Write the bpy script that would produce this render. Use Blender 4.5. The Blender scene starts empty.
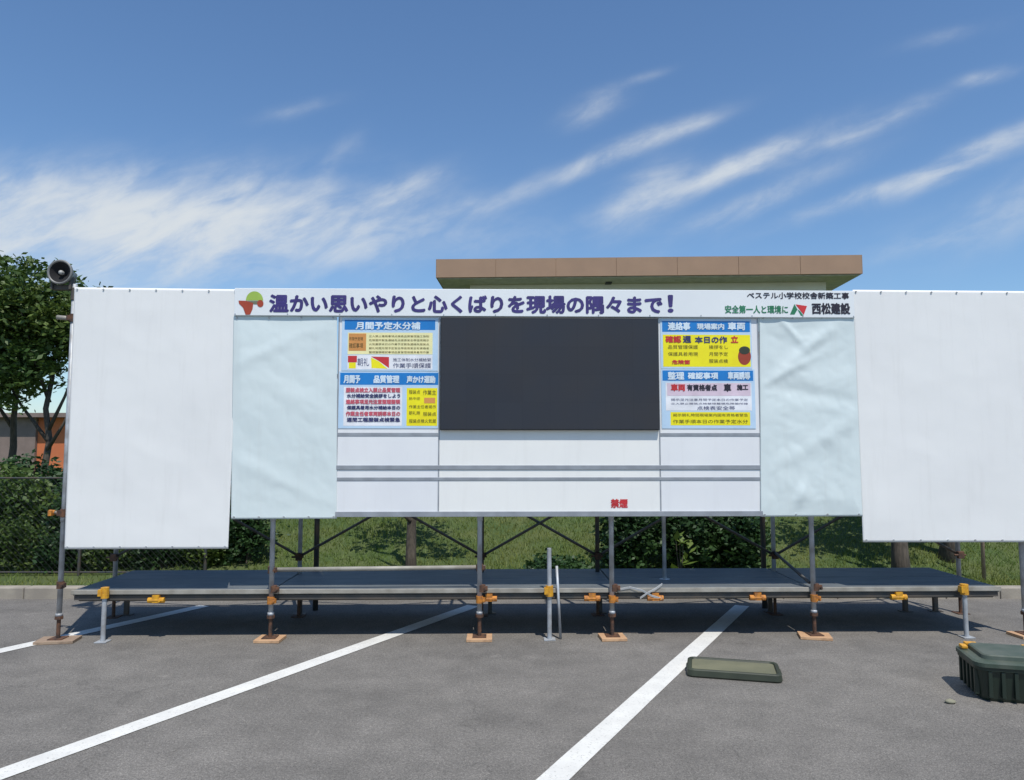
import bpy, bmesh, math, random
from mathutils import Vector, Matrix, noise
R = math.radians
random.seed(7)
S = bpy.context.scene
C = S.collection

# ------------------------------------------------------------------ camera, sky, sun, exposure
F = 737.0
PITCH = math.atan(59 / F)
CAM = Vector((0, 0, 1.65))
cd = bpy.data.cameras.new('camera'); cam = bpy.data.objects.new('camera', cd); C.objects.link(cam)
cam.location = CAM; cam.rotation_euler = (math.pi / 2 + PITCH, 0, 0)
cd.sensor_width = 36; cd.lens = 36 * F / 1024; cd.clip_start = .05; cd.clip_end = 3000
S.camera = cam

SUNV = Vector((0.17, -0.476, 1.0)).normalized()          # towards the sun
EL = math.asin(SUNV.z); AZ = math.atan2(SUNV.x, SUNV.y)
sd = bpy.data.lights.new('sun', 'SUN'); sun = bpy.data.objects.new('sun', sd); C.objects.link(sun)
sd.energy = 5.0; sd.angle = R(.5); sd.color = (1, .955, .885)
sun.rotation_euler = SUNV.to_track_quat('Z', 'Y').to_euler()
sun.location = (0, 0, 20)

w = bpy.data.worlds.new('World'); S.world = w; w.use_nodes = True
nt = w.node_tree; N = nt.nodes; L = nt.links
bg = N['Background']; bg.inputs[1].default_value = .092
sky = N.new('ShaderNodeTexSky'); sky.sky_type = 'NISHITA'; sky.sun_disc = False
sky.sun_elevation = EL; sky.sun_rotation = AZ; sky.altitude = 0
sky.air_density = 1.15; sky.dust_density = .25; sky.ozone_density = 2.6

def wm(op, a, b=None, c=None, clamp=False):
    n = N.new('ShaderNodeMath'); n.operation = op; n.use_clamp = clamp
    for i, x in enumerate((a, b, c)):
        if x is None: continue
        if isinstance(x, (int, float)): n.inputs[i].default_value = x
        else: L.new(x, n.inputs[i])
    return n.outputs[0]
tc = N.new('ShaderNodeTexCoord'); sx = N.new('ShaderNodeSeparateXYZ'); L.new(tc.outputs['Generated'], sx.inputs[0])
yy = wm('MAXIMUM', wm('ABSOLUTE', sx.outputs[1]), .08); az = wm('DIVIDE', sx.outputs[0], yy); el = wm('DIVIDE', sx.outputs[2], yy)
def azel(px, py):
    d = ray(px, py); return d.x / d.y, d.z / d.y
def ray(px, py):
    x = (px - 512) / F; y = (390 - py) / F
    return Vector((x, math.cos(PITCH) - y * math.sin(PITCH), math.sin(PITCH) + y * math.cos(PITCH)))
# cirrus: drawn-out noise, gathered into streaks of the sky
cmb = N.new('ShaderNodeCombineXYZ')
ca, sa_ = math.cos(R(22)), math.sin(R(22))
al = wm('ADD', wm('MULTIPLY', az, ca), wm('MULTIPLY', el, sa_))
ac = wm('SUBTRACT', wm('MULTIPLY', el, ca), wm('MULTIPLY', az, sa_))
L.new(wm('MULTIPLY', al, 7.5), cmb.inputs[0]); L.new(wm('MULTIPLY', ac, 19.0), cmb.inputs[1])
nz = N.new('ShaderNodeTexNoise'); nz.inputs['Scale'].default_value = 1.0; nz.inputs['Detail'].default_value = 7
nz.inputs['Roughness'].default_value = .55; nz.inputs['Distortion'].default_value = .9
L.new(cmb.outputs[0], nz.inputs['Vector'])
nw = N.new('ShaderNodeTexNoise'); nw.inputs['Scale'].default_value = 11; nw.inputs['Detail'].default_value = 3
L.new(tc.outputs['Generated'], nw.inputs['Vector'])
warp = wm('MULTIPLY', wm('SUBTRACT', nw.outputs['Fac'], .5), .055)
az2 = wm('ADD', az, warp); el2 = wm('ADD', el, wm('MULTIPLY', warp, .7))
# px, py, half length px, half width px, angle deg (up to the right), strength
STREAKS = [(600, 160, 90, 9, 22, 1.1), (690, 125, 36, 8, 20, .5), (745, 162, 74, 10, 24, 1.5), (650, 196, 44, 20, 30, 1.2),
           (860, 130, 72, 9, 22, .7), (860, 196, 95, 8, 19, .6), (960, 165, 75, 11, 22, .6), (1000, 140, 70, 9, 24, .5), (760, 200, 95, 12, 24, .5),
           (588, 110, 30, 12, 25, .75), (408, 188, 42, 12, 24, .6), (335, 162, 30, 10, 50, .35), (455, 212, 60, 8, 15, .35),
           (150, 220, 210, 40, 0, 2.1), (60, 250, 230, 34, 2, 1.1), (150, 230, 120, 26, 3, .9), (60, 195, 120, 22, -6, .4), (290, 112, 40, 7, 14, .22), (330, 250, 120, 18, 4, .3),
           (990, 75, 30, 7, 15, .5), (945, 38, 50, 8, 15, .2), (640, 80, 26, 5, 20, .22), (930, 240, 60, 10, 14, .25), (530, 235, 120, 14, 5, .12),
           (1180, 150, 200, 30, 20, .8), (-200, 200, 260, 40, 0, .8), (0, 420, 4000, 60, 0, .35)]
tot = None
for (px, py, hl, hw, an, st) in STREAKS:
    a0, e0 = azel(px, py); k = 1 / F
    da = wm('SUBTRACT', az2, a0); de = wm('SUBTRACT', el2, e0)
    c_, s_ = math.cos(R(an)), math.sin(R(an))
    u = wm('ADD', wm('MULTIPLY', da, c_ / (hl * k)), wm('MULTIPLY', de, s_ / (hl * k)))
    v = wm('SUBTRACT', wm('MULTIPLY', de, c_ / (hw * k)), wm('MULTIPLY', da, s_ / (hw * k)))
    r2 = wm('ADD', wm('MULTIPLY', u, u), wm('MULTIPLY', v, v))
    g = wm('MULTIPLY', wm('EXPONENT', wm('MULTIPLY', r2, -1.1)), st)
    tot = g if tot is None else wm('ADD', tot, g)
pn = N.new('ShaderNodeTexNoise'); pn.inputs['Scale'].default_value = 1; pn.inputs['Detail'].default_value = 5; pn.inputs['Roughness'].default_value = .6
cm2 = N.new('ShaderNodeCombineXYZ'); L.new(wm('MULTIPLY', al, 9.0), cm2.inputs[0]); L.new(wm('MULTIPLY', ac, 22.0), cm2.inputs[1]); cm2.inputs[2].default_value = 3.3; L.new(cm2.outputs[0], pn.inputs['Vector'])
pr = N.new('ShaderNodeMapRange'); L.new(pn.outputs['Fac'], pr.inputs[0]); pr.inputs[1].default_value = .38; pr.inputs[2].default_value = .62; pr.inputs[3].default_value = .5; pr.inputs[4].default_value = 1.35
tot = wm('MULTIPLY', tot, pr.outputs[0])
fib = N.new('ShaderNodeMapRange'); L.new(nz.outputs['Fac'], fib.inputs[0])
fib.inputs[1].default_value = .36; fib.inputs[2].default_value = .66; fib.inputs[3].default_value = .3; fib.inputs[4].default_value = 1.0
cl = wm('MULTIPLY', tot, fib.outputs[0])
cl = wm('MULTIPLY', wm('SUBTRACT', 1.0, wm('EXPONENT', wm('MULTIPLY', cl, -1.25))), .98, clamp=True)
mx = N.new('ShaderNodeMix'); mx.data_type = 'RGBA'
tn = N.new('ShaderNodeMix'); tn.data_type = 'RGBA'; tn.blend_type = 'MULTIPLY'; tn.inputs[0].default_value = 1; L.new(sky.outputs[0], tn.inputs[6]); tn.inputs[7].default_value = (1.20, 1.46, 1.70, 1)
L.new(cl, mx.inputs[0]); L.new(tn.outputs[2], mx.inputs[6]); mx.inputs[7].default_value = (8.8, 9.4, 9.9, 1)
L.new(mx.outputs[2], bg.inputs[0])

S.view_settings.view_transform = 'Standard'; S.view_settings.look = 'None'
S.view_settings.exposure = -0.22; S.view_settings.gamma = 1; S.view_settings.use_curve_mapping = False

# ------------------------------------------------------------------ helpers
def s2l(c): return tuple((x / 255 / 12.92) if x / 255 <= .04045 else ((x / 255 + .055) / 1.055) ** 2.4 for x in c)
MC = {}
def mat(name, col, rough=.7, metal=0, col2=None, scale=6, bump=0, bscale=40, detail=5, lo=.35, hi=.65, spec=None, stretch=(1, 1, 1), trans=0):
    if name in MC: return MC[name]
    m = bpy.data.materials.new(name); m.use_nodes = True; t = m.node_tree; n = t.nodes; l = t.links
    b = n['Principled BSDF']; b.inputs['Roughness'].default_value = rough; b.inputs['Metallic'].default_value = metal
    b.inputs['Base Color'].default_value = (*col, 1)
    if spec is not None: b.inputs['Specular IOR Level'].default_value = spec
    co = n.new('ShaderNodeTexCoord'); mp = n.new('ShaderNodeMapping'); mp.inputs['Scale'].default_value = stretch
    l.new(co.outputs['Object'], mp.inputs[0])
    if col2 is None: col2 = tuple(c * .8 for c in col)
    z = n.new('ShaderNodeTexNoise'); z.inputs['Scale'].default_value = scale; z.inputs['Detail'].default_value = detail
    l.new(mp.outputs[0], z.inputs['Vector'])
    mr = n.new('ShaderNodeMapRange'); mr.inputs[1].default_value = lo; mr.inputs[2].default_value = hi; l.new(z.outputs['Fac'], mr.inputs[0])
    x = n.new('ShaderNodeMix'); x.data_type = 'RGBA'; x.inputs[6].default_value = (*col, 1); x.inputs[7].default_value = (*col2, 1)
    l.new(mr.outputs[0], x.inputs[0]); l.new(x.outputs[2], b.inputs['Base Color'])
    if bump:
        z2 = n.new('ShaderNodeTexNoise'); z2.inputs['Scale'].default_value = bscale; z2.inputs['Detail'].default_value = 4
        l.new(mp.outputs[0], z2.inputs['Vector'])
        bp = n.new('ShaderNodeBump'); bp.inputs['Strength'].default_value = bump; bp.inputs['Distance'].default_value = .01
        l.new(z2.outputs['Fac'], bp.inputs['Height']); l.new(bp.outputs[0], b.inputs['Normal'])
    if trans:
        tr = n.new('ShaderNodeBsdfTranslucent'); l.new(x.outputs[2], tr.inputs[0]); ms = n.new('ShaderNodeMixShader'); ms.inputs[0].default_value = trans
        l.new(b.outputs[0], ms.inputs[1]); l.new(tr.outputs[0], ms.inputs[2]); l.new(ms.outputs[0], n['Material Output'].inputs[0])
    MC[name] = m; return m

ANG = R(1.2)
W0 = Vector((0, 6.52, 0)); WU = Vector((math.cos(ANG), math.sin(ANG), 0)); WN = Vector((-math.sin(ANG), math.cos(ANG), 0))
def wp(px, py, v=0.0):
    """place seen at a pixel on the plane v metres behind the display wall -> (u, z)"""
    d = ray(px, py); t = ((W0 + WN * v - CAM).dot(WN)) / d.dot(WN); P = CAM + d * t
    return (P - W0).dot(WU), P.z
def gp(px, py, z=0.0):
    d = ray(px, py); t = (z - CAM.z) / d.z; P = CAM + d * t; return P.x, P.y
def at(px, py, Y):
    d = ray(px, py); P = CAM + d * (Y / d.y); return P.x, P.z

class Fr:      # a frame of building coordinates
    def __init__(s, loc, rz): s.M = Matrix.Translation(loc) @ Matrix.Rotation(rz, 4, 'Z')
WALL = Fr(W0, ANG); WORLD = Fr((0, 0, 0), 0)
ORG = {}
def props(o, label=None, cat=None, group=None, kind=None):
    if label: o['label'] = label
    if cat: o['category'] = cat
    if group: o['group'] = group
    if kind: o['kind'] = kind
    return o
def thing(name, label, cat, org, fr=WALL, group=None):
    o = bpy.data.objects.new(name, None); C.objects.link(o); o.empty_display_size = .1
    o.matrix_world = fr.M @ Matrix.Translation(org); ORG[o.name] = Vector(org)
    return props(o, label, cat, group)
def obj(name, bm, m, parent=None, fr=WALL, org=None, smooth=False, bevel=0, label=None):
    if parent is not None: org = ORG[parent.name]
    if org is None:
        xs = [v.co for v in bm.verts]
        org = Vector(((min(v.x for v in xs) + max(v.x for v in xs)) / 2, (min(v.y for v in xs) + max(v.y for v in xs)) / 2, min(v.z for v in xs)))
    org = Vector(org)
    bmesh.ops.translate(bm, verts=bm.verts, vec=-org)
    me = bpy.data.meshes.new(name); bm.to_mesh(me); bm.free()
    if smooth:
        for p in me.polygons: p.use_smooth = True
    o = bpy.data.objects.new(name, me); C.objects.link(o); me.materials.append(m)
    if parent is not None: o.parent = parent
    else: o.matrix_world = fr.M @ Matrix.Translation(org)
    ORG[o.name] = org
    if bevel:
        md = o.modifiers.new('bevel', 'BEVEL'); md.width = bevel; md.segments = 2; md.limit_method = 'ANGLE'
    if label: o['label'] = label
    return o
def B(): return bmesh.new()
def box(bm, x0, x1, y0, y1, z0, z1, M=None):
    vs = [bm.verts.new(p) for p in [(x0, y0, z0), (x1, y0, z0), (x1, y1, z0), (x0, y1, z0), (x0, y0, z1), (x1, y0, z1), (x1, y1, z1), (x0, y1, z1)]]
    for f in [(3, 2, 1, 0), (4, 5, 6, 7), (0, 1, 5, 4), (1, 2, 6, 5), (2, 3, 7, 6), (3, 0, 4, 7)]: bm.faces.new([vs[i] for i in f])
    if M is not None: bmesh.ops.transform(bm, matrix=M, verts=vs)
    return bm
def tube(bm, pts, r, seg=12, caps=True):
    pts = [Vector(p) for p in pts]; rs = r if isinstance(r, (list, tuple)) else [r] * len(pts); rings = []
    for i, p in enumerate(pts):
        d = (pts[min(i + 1, len(pts) - 1)] - pts[max(i - 1, 0)]).normalized()
        a = d.cross(Vector((0, 0, 1)) if abs((pts[-1] - pts[0]).normalized().z) < .8 else Vector((0, 1, .01)))
        a.normalize(); b = d.cross(a)
        rings.append([bm.verts.new(p + (a * math.cos(t) + b * math.sin(t)) * rs[i]) for t in [k * 2 * math.pi / seg for k in range(seg)]])
    for i in range(len(rings) - 1):
        for k in range(seg): bm.faces.new((rings[i][k], rings[i][(k + 1) % seg], rings[i + 1][(k + 1) % seg], rings[i + 1][k]))
    if caps: bm.faces.new(rings[0][::-1]); bm.faces.new(rings[-1])
    bmesh.ops.recalc_face_normals(bm, faces=bm.faces)
    return bm
def ball(bm, c, r, sub=2, sc=(1, 1, 1)):
    bmesh.ops.create_icosphere(bm, subdivisions=sub, radius=r, matrix=Matrix.Translation(c) @ Matrix.Diagonal((*sc, 1))); return bm

# ------------------------------------------------------------------ materials
m_white = mat('white_vinyl_sheet', (.80, .80, .775), .5, col2=(.765, .765, .745), scale=.9, bump=.08, bscale=7, trans=.0)
def dirt(m, amt=.065):
    t = m.node_tree; n = t.nodes; l = t.links; b = n['Principled BSDF']; src = b.inputs['Base Color'].links[0].from_socket
    co = n.new('ShaderNodeTexCoord'); mp = n.new('ShaderNodeMapping'); mp.inputs['Scale'].default_value = (9, 9, .8); l.new(co.outputs['Object'], mp.inputs[0])
    z = n.new('ShaderNodeTexNoise'); z.inputs['Scale'].default_value = 1.4; z.inputs['Detail'].default_value = 8; z.inputs['Roughness'].default_value = .7; l.new(mp.outputs[0], z.inputs[0])
    mr = n.new('ShaderNodeMapRange'); mr.inputs[1].default_value = .52; mr.inputs[2].default_value = .8; mr.inputs[4].default_value = amt * 2.2; l.new(z.outputs[0], mr.inputs[0])
    x = n.new('ShaderNodeMix'); x.data_type = 'RGBA'; l.new(mr.outputs[0], x.inputs[0]); l.new(src, x.inputs[6]); x.inputs[7].default_value = (.42, .40, .36, 1); l.new(x.outputs[2], b.inputs['Base Color'])
dirt(m_white)
m_aqua = mat('pale_aqua_vinyl', (.67, .745, .735), .42, col2=(.63, .71, .705), scale=1.2, bump=.08, bscale=5)
m_board = mat('white_board', (.83, .83, .79), .45, col2=(.80, .80, .77), scale=2)
m_board2 = mat('white_board_side', (.78, .79, .79), .45, col2=(.74, .75, .76), scale=2)
dirt(m_aqua); dirt(m_board, .05); dirt(m_board2, .05)
m_banner = mat('banner_vinyl', (.78, .81, .81), .5, col2=(.73, .76, .77), scale=1.4)
m_rail = mat('aluminium_rail', (.36, .38, .41), .45, .3, scale=8)
m_screen = mat('led_screen_face', (.030, .036, .048), .6, col2=(.036, .038, .044), scale=1.6, spec=.25)
m_dark = mat('black_plastic', (.02, .021, .024), .5)
m_galv = mat('galvanised_pipe', (.46, .49, .52), .5, .2, col2=(.30, .30, .30), scale=9, bump=.05)
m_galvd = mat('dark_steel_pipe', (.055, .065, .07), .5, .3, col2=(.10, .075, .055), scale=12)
m_rust = mat('rusty_steel', (.16, .075, .04), .75, .2, col2=(.05, .035, .03), scale=25, bump=.2)
m_orange = mat('orange_clamp', (.62, .24, .03), .5, .1, col2=(.32, .13, .04), scale=30)
m_yellow = mat('yellow_clamp', (.75, .38, .02), .45, .1, col2=(.5, .24, .03), scale=30)
m_wood = mat('timber_board', (.58, .36, .2), .8, col2=(.42, .25, .14), scale=9, stretch=(2, 14, 2), bump=.2)
m_wood2 = mat('worn_timber', (.36, .26, .18), .85, col2=(.24, .17, .12), scale=9, stretch=(2, 14, 2), bump=.2)
m_deck = mat('deck_steel', (.14, .152, .15), .6, .1, col2=(.105, .115, .12), scale=3, bump=.1, bscale=30, stretch=(1, 4, 1))
m_beam = mat('pale_beam', (.38, .36, .31), .6, .1, col2=(.26, .24, .2), scale=7)
m_beamd = mat('dark_beam', (.05, .052, .05), .7, col2=(.09, .075, .06), scale=8)
m_purple = mat('banner_ink', s2l((62, 52, 120)), .6, col2=s2l((52, 44, 104)))
m_black = mat('black_ink', s2l((40, 36, 52)), .6)
m_green = mat('green_ink', s2l((40, 130, 90)), .6)
m_red = mat('red_ink', s2l((205, 50, 55)), .6)
m_redd = mat('brick_red_ink', s2l((165, 66, 42)), .6)
m_lime = mat('leaf_green_ink', s2l((160, 190, 80)), .6)
m_hblue = mat('blue_ink', s2l((20, 125, 200)), .5, col2=s2l((22, 118, 190)))
m_pblue = mat('pale_blue_paper', s2l((190, 215, 235)), .5, col2=s2l((182, 208, 230)))
m_pwhite = mat('white_paper', s2l((240, 241, 244)), .5)
m_pyel = mat('yellow_paper', s2l((242, 232, 20)), .5, col2=s2l((236, 220, 20)))
m_pcream = mat('cream_paper', s2l((246, 236, 175)), .5, col2=s2l((230, 226, 170)), scale=9)
m_pora = mat('orange_paper', s2l((218, 150, 80)), .5)
m_inkw = mat('white_ink', s2l((225, 240, 250)), .5)
m_inkd = mat('navy_ink', s2l((60, 62, 110)), .5)
m_inkk = mat('brown_ink', s2l((90, 80, 30)), .5)
m_pink = mat('pink_ink', s2l((212, 96, 112)), .5)
m_olive = mat('olive_plastic', (.17, .165, .1), .6, col2=(.13, .13, .08), scale=5, bump=.05)
m_olived = mat('dark_olive_plastic', (.042, .05, .03), .5, col2=(.03, .036, .022), scale=5)
m_greenp = mat('dark_green_plastic', (.016, .026, .018), .42, col2=(.014, .026, .017), scale=6)
m_greenl = mat('green_lid_plastic', (.04, .062, .044), .5, col2=(.075, .09, .07), scale=9)
m_concrete = mat('kerb_concrete', (.36, .32, .26), .9, col2=(.27, .24, .2), scale=5, bump=.3, bscale=60)
m_fascia = mat('brown_fascia', (.36, .23, .15), .75, col2=(.32, .205, .135), scale=1.5)
m_soffit = mat('soffit_paint', (.50, .47, .36), .8)
m_wallg = mat('building_render', (.85, .83, .78), .85, col2=(.79, .77, .72), scale=1)
m_orwall = mat('orange_render', (.62, .19, .07), .85, col2=(.52, .15, .06), scale=1.2)
m_grwall = mat('grey_block', (.25, .19, .165), .85, scale=3)
m_glass = mat('window_glass', (.05, .06, .07), .08)
m_bark = mat('bark', (.11, .09, .07), .9, col2=(.06, .05, .04), scale=14, stretch=(3, 3, .6), bump=.6, bscale=20)
m_wire = mat('dark_fence_wire', (.05, .055, .05), .5, .4)
m_strap = mat('white_cloth', (.7, .7, .68), .8)

def leafmat(name, a, b, scale=1.2):
    m = mat(name, a, .55, col2=b, scale=scale, detail=8, lo=.3, hi=.7, trans=.25); return m
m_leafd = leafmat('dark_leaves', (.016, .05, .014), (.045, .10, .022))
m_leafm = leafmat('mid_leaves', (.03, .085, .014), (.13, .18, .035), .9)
m_leafy = leafmat('light_leaves', (.07, .14, .02), (.16, .21, .04))

# ------------------------------------------------------------------ ground
def asphalt():
    m = bpy.data.materials.new('asphalt'); m.use_nodes = True; t = m.node_tree; n = t.nodes; l = t.links; b = n['Principled BSDF']
    co = n.new('ShaderNodeTexCoord')
    def nz(s, d=5, r=.6, vec=None):
        z = n.new('ShaderNodeTexNoise'); z.inputs['Scale'].default_value = s; z.inputs['Detail'].default_value = d; z.inputs['Roughness'].default_value = r
        l.new(vec or co.outputs['Object'], z.inputs['Vector']); return z.outputs['Fac']
    def mrg(x, a, b_, c, d):
        q = n.new('ShaderNodeMapRange'); l.new(x, q.inputs[0])
        for i, v in enumerate((a, b_, c, d)): q.inputs[i + 1].default_value = v
        return q.outputs[0]
    def mul(x, y):
        q = n.new('ShaderNodeMath'); q.operation = 'MULTIPLY'
        for i, v in enumerate((x, y)):
            if isinstance(v, float): q.inputs[i].default_value = v
            else: l.new(v, q.inputs[i])
        return q.outputs[0]
    v = mul(mrg(nz(.9, 5), .3, .7, .82, 1.16), mrg(nz(4.2, 6), .3, .7, .86, 1.14))
    v = mul(v, mrg(nz(120, 3, .85), .32, .68, .52, 1.5))
    v = mul(v, mrg(nz(48, 4, .85), .34, .66, .72, 1.3))
    vo = n.new('ShaderNodeTexVoronoi'); vo.inputs['Scale'].default_value = 95; l.new(co.outputs['Object'], vo.inputs['Vector'])
    v = mul(v, mrg(vo.outputs['Distance'], 0., .55, 1.18, .82))
    # fine cracks and dark oily stains
    wv = n.new('ShaderNodeVectorMath'); wv.operation = 'MULTIPLY_ADD'; nzc = n.new('ShaderNodeTexNoise'); nzc.inputs['Scale'].default_value = 2.2; nzc.inputs['Detail'].default_value = 6
    l.new(co.outputs['Object'], nzc.inputs['Vector']); l.new(nzc.outputs['Color'], wv.inputs[0]); wv.inputs[1].default_value = (.9, .9, .9); l.new(co.outputs['Object'], wv.inputs[2])
    v2 = n.new('ShaderNodeTexVoronoi'); v2.feature = 'DISTANCE_TO_EDGE'; v2.inputs['Scale'].default_value = .42; l.new(wv.outputs[0], v2.inputs['Vector'])
    crk = mrg(v2.outputs['Distance'], .001, .004, .8, 1.0)
    gate = mrg(nz(.5, 2), .45, .52, 1.0, 0.0); gx = n.new('ShaderNodeMath'); gx.operation = 'MAXIMUM'; l.new(crk, gx.inputs[0]); l.new(gate, gx.inputs[1])
    v = mul(v, gx.outputs[0])
    v = mul(v, mrg(nz(1.7, 3, .5), .62, .74, 1.0, .85))
    # pale scuffs and dried splashes
    sc = mrg(nz(2.6, 7, .7), .63, .72, 0, .34)
    ad = n.new('ShaderNodeMath'); ad.operation = 'ADD'; l.new(v, ad.inputs[0]); l.new(sc, ad.inputs[1])
    mc = n.new('ShaderNodeMix'); mc.data_type = 'RGBA'; mc.blend_type = 'MULTIPLY'; mc.inputs[0].default_value = 1
    mc.inputs[6].default_value = (.180, .167, .149, 1)
    cb = n.new('ShaderNodeCombineColor'); [l.new(ad.outputs[0], cb.inputs[i]) for i in range(3)]
    l.new(cb.outputs[0], mc.inputs[7]); l.new(mc.outputs[2], b.inputs['Base Color'])
    b.inputs['Roughness'].default_value = .88
    bp = n.new('ShaderNodeBump'); bp.inputs['Strength'].default_value = .55; bp.inputs['Distance'].default_value = .006
    l.new(vo.outputs['Distance'], bp.inputs['Height']); l.new(bp.outputs[0], b.inputs['Normal'])
    return m
KY = 8.3
bm = B(); box(bm, -60, 60, -30, KY, -.3, 0); props(obj('car_park', bm, asphalt(), fr=WORLD, org=(0, 0, 0)), kind='structure')
# white bay lines, all running off towards the same far point
def paint():
    m = mat('line_paint', (.70, .69, .64), .7, col2=(.62, .61, .57), scale=6, bump=.2, bscale=90)
    t = m.node_tree; n = t.nodes; l = t.links
    z = n.new('ShaderNodeTexNoise'); z.inputs['Scale'].default_value = 55; z.inputs['Detail'].default_value = 6; z.inputs['Roughness'].default_value = .75
    co = n.new('ShaderNodeTexCoord'); l.new(co.outputs['Object'], z.inputs[0])
    mr = n.new('ShaderNodeMapRange'); mr.inputs[1].default_value = .565; mr.inputs[2].default_value = .66; mr.inputs[4].default_value = .8; l.new(z.outputs[0], mr.inputs[0])
    b = n['Principled BSDF']; src = b.inputs['Base Color'].links[0].from_socket
    x = n.new('ShaderNodeMix'); x.data_type = 'RGBA'; l.new(mr.outputs[0], x.inputs[0]); l.new(src, x.inputs[6]); x.inputs[7].default_value = (.3, .3, .28, 1)
    l.new(x.outputs[2], b.inputs['Base Color']); return m
mp_ = paint()
a1 = Vector(gp(62, 752)); b1 = Vector(gp(466, 609)); a2 = Vector(gp(590, 752)); b2 = Vector(gp(740, 609))
d1 = (b1 - a1).normalized(); d2 = (b2 - a2).normalized(); dd = (d1 + d2).normalized(); nn = Vector((dd.y, -dd.x))
gap = (b2 - b1).dot(nn)
print('line gap', gap, d1, d2)
bm = B()
for k in range(-2, 2):
    base = (a1 + b1) / 2 + nn * gap * k
    t1 = (7.93 - base.y) / dd.y; t0 = (-1.0 - base.y) / dd.y
    p0 = base + dd * t0; p1 = base + dd * t1; h = nn * .073
    NSEG = 60; prev = None
    for i in range(NSEG + 1):
        p = p0.lerp(p1, i / NSEG); j = .004 * noise.noise(Vector((p.x * 3, p.y * 3, k)))
        q = [bm.verts.new((*(p - h * (1 + j * 10)), .004)), bm.verts.new((*(p + h * (1 - j * 10)), .004))]
        if prev: bm.faces.new((prev[0], prev[1], q[1], q[0]))
        prev = q
bmesh.ops.recalc_face_normals(bm, faces=bm.faces)
props(obj('bay_lines', bm, mp_, fr=WORLD, org=(0, 0, 0)), kind='structure')
# kerb
bm = B()
for i in range(-50, 50): box(bm, i * .6 + .004, (i + 1) * .6 - .004, KY, KY + .15, -.1, .12)
props(obj('kerb', bm, m_concrete, fr=WORLD, org=(0, 0, 0), bevel=.01), kind='structure')
# bank behind
def sm(a, b, x):
    t = max(0, min(1, (x - a) / (b - a))); return t * t * (3 - 2 * t)
def gz(x, y):
    rise = .1 + .0 * y
    s = max(0, y - 9.0)
    hgt = .30 * s if s < 9 else 2.7 + .02 * (s - 9)
    hgt = min(hgt, 2.9)
    lat = sm(-6.5, -3.2, x)
    n_ = .05 * noise.noise(Vector((x * .5, y * .5, 0)))
    return .09 + hgt * (.12 + .88 * lat) + n_ * sm(8.5, 9.5, y)
m_soil = mat('turf_soil', (.05, .085, .02), .95, col2=(.08, .10, .03), scale=2.4, detail=9, bump=.8, bscale=60)
bm = B(); xs = [-60, -40, -25] + [-18 + .4 * i for i in range(90)] + [25, 40, 60]; ys = [KY + .15, 8.7, 9] + [9.2 + .3 * i for i in range(50)] + [26, 30, 40, 60]
g = [[bm.verts.new((x, y, gz(x, y) if y > KY + .2 else .09)) for x in xs] for y in ys]
for j in range(len(ys) - 1):
    for i in range(len(xs) - 1): bm.faces.new((g[j][i], g[j][i + 1], g[j + 1][i + 1], g[j + 1][i]))
props(obj('bank', bm, m_soil, fr=WORLD, org=(0, 0, 0), smooth=True), kind='structure')
bm = B(); box(bm, -1500, 1500, -1500, 1500, -.9, -.4)
props(obj('ground', bm, m_soil, fr=WORLD, org=(0, 0, 0)), kind='structure')
# grass blades on the bank
vs, fs = [], []
rg = random.Random(3)
for i in range(110000):
    x = rg.uniform(-7.5, 9.5); y = 8.5 + rg.random() ** 1.3 * 4.2
    if x < -3.4 + .5 * noise.noise(Vector((y, x, 2))) and rg.random() < .8: continue
    z = gz(x, y) - .01; h = rg.uniform(.03, .075) * (1 + .8 * max(0, noise.noise(Vector((x * .9, y * .9, 9))))); a = rg.uniform(0, 6.28); wd = rg.uniform(.004, .008)
    dx, dy = math.cos(a) * wd, math.sin(a) * wd; lx, ly = rg.gauss(0, .03), rg.gauss(0, .03); k = len(vs)
    vs += [(x - dx, y - dy, z), (x + dx, y + dy, z), (x + lx, y + ly, z + h)]; fs.append((k, k + 1, k + 2))
me = bpy.data.meshes.new('grass'); me.from_pydata(vs, [], fs); o = bpy.data.objects.new('grass', me); C.objects.link(o)
me.materials.append(mat('grass_blades', (.125, .20, .03), .6, col2=(.19, .215, .045), scale=1.1, detail=9, trans=.3)); props(o, 'short green grass on the bank behind the scaffold', 'grass', kind='stuff')

# ------------------------------------------------------------------ building on the bank
BF = Fr((0, 18, 0), R(-2.3))
def bp_(px, py, v=0):
    O = Vector((0, 18, 0)); U = Vector((math.cos(R(-2.3)), math.sin(R(-2.3)), 0)); Nn = Vector((-U.y, U.x, 0))
    d = ray(px, py); t = ((O + Nn * v - CAM).dot(Nn)) / d.dot(Nn); P = CAM + d * t; return (P - O).dot(U), P.z
ul, zt = bp_(436, 261); ur, zt2 = bp_(862, 253); _, zb = bp_(650, 275.5)
zt = (zt + zt2) / 2
bl = thing('flat_roofed_building', 'single storey building with a broad brown flat roof edge, seen over the display wall', 'building', ((ul + ur) / 2, 2, 2.6), fr=BF)
bm = B(); box(bm, ul + .012, ur - .012, .012, 8.99, zb + .002, zt - .004)
for k in range(7): box(bm, ul + (ur - ul) * k / 7 + .006, ul + (ur - ul) * (k + 1) / 7 - .006, 0, .011, zb, zt)
box(bm, ur - .011, ur, .0, 9, zb, zt); box(bm, ul, ul + .011, .0, 9, zb, zt); obj('roof', bm, m_fascia, bl)
bm = B(); box(bm, ul + .05, ur - .05, .05, 8.95, zb - .03, zb - .002); obj('soffit', bm, m_soffit, bl)
wl, wr = bp_(470, 285, .75)[0], bp_(826, 285, .75)[0]
bm = B(); box(bm, wl, wr, .75, 8, 2.3, zb - .032); obj('wall', bm, m_wallg, bl)
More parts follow.
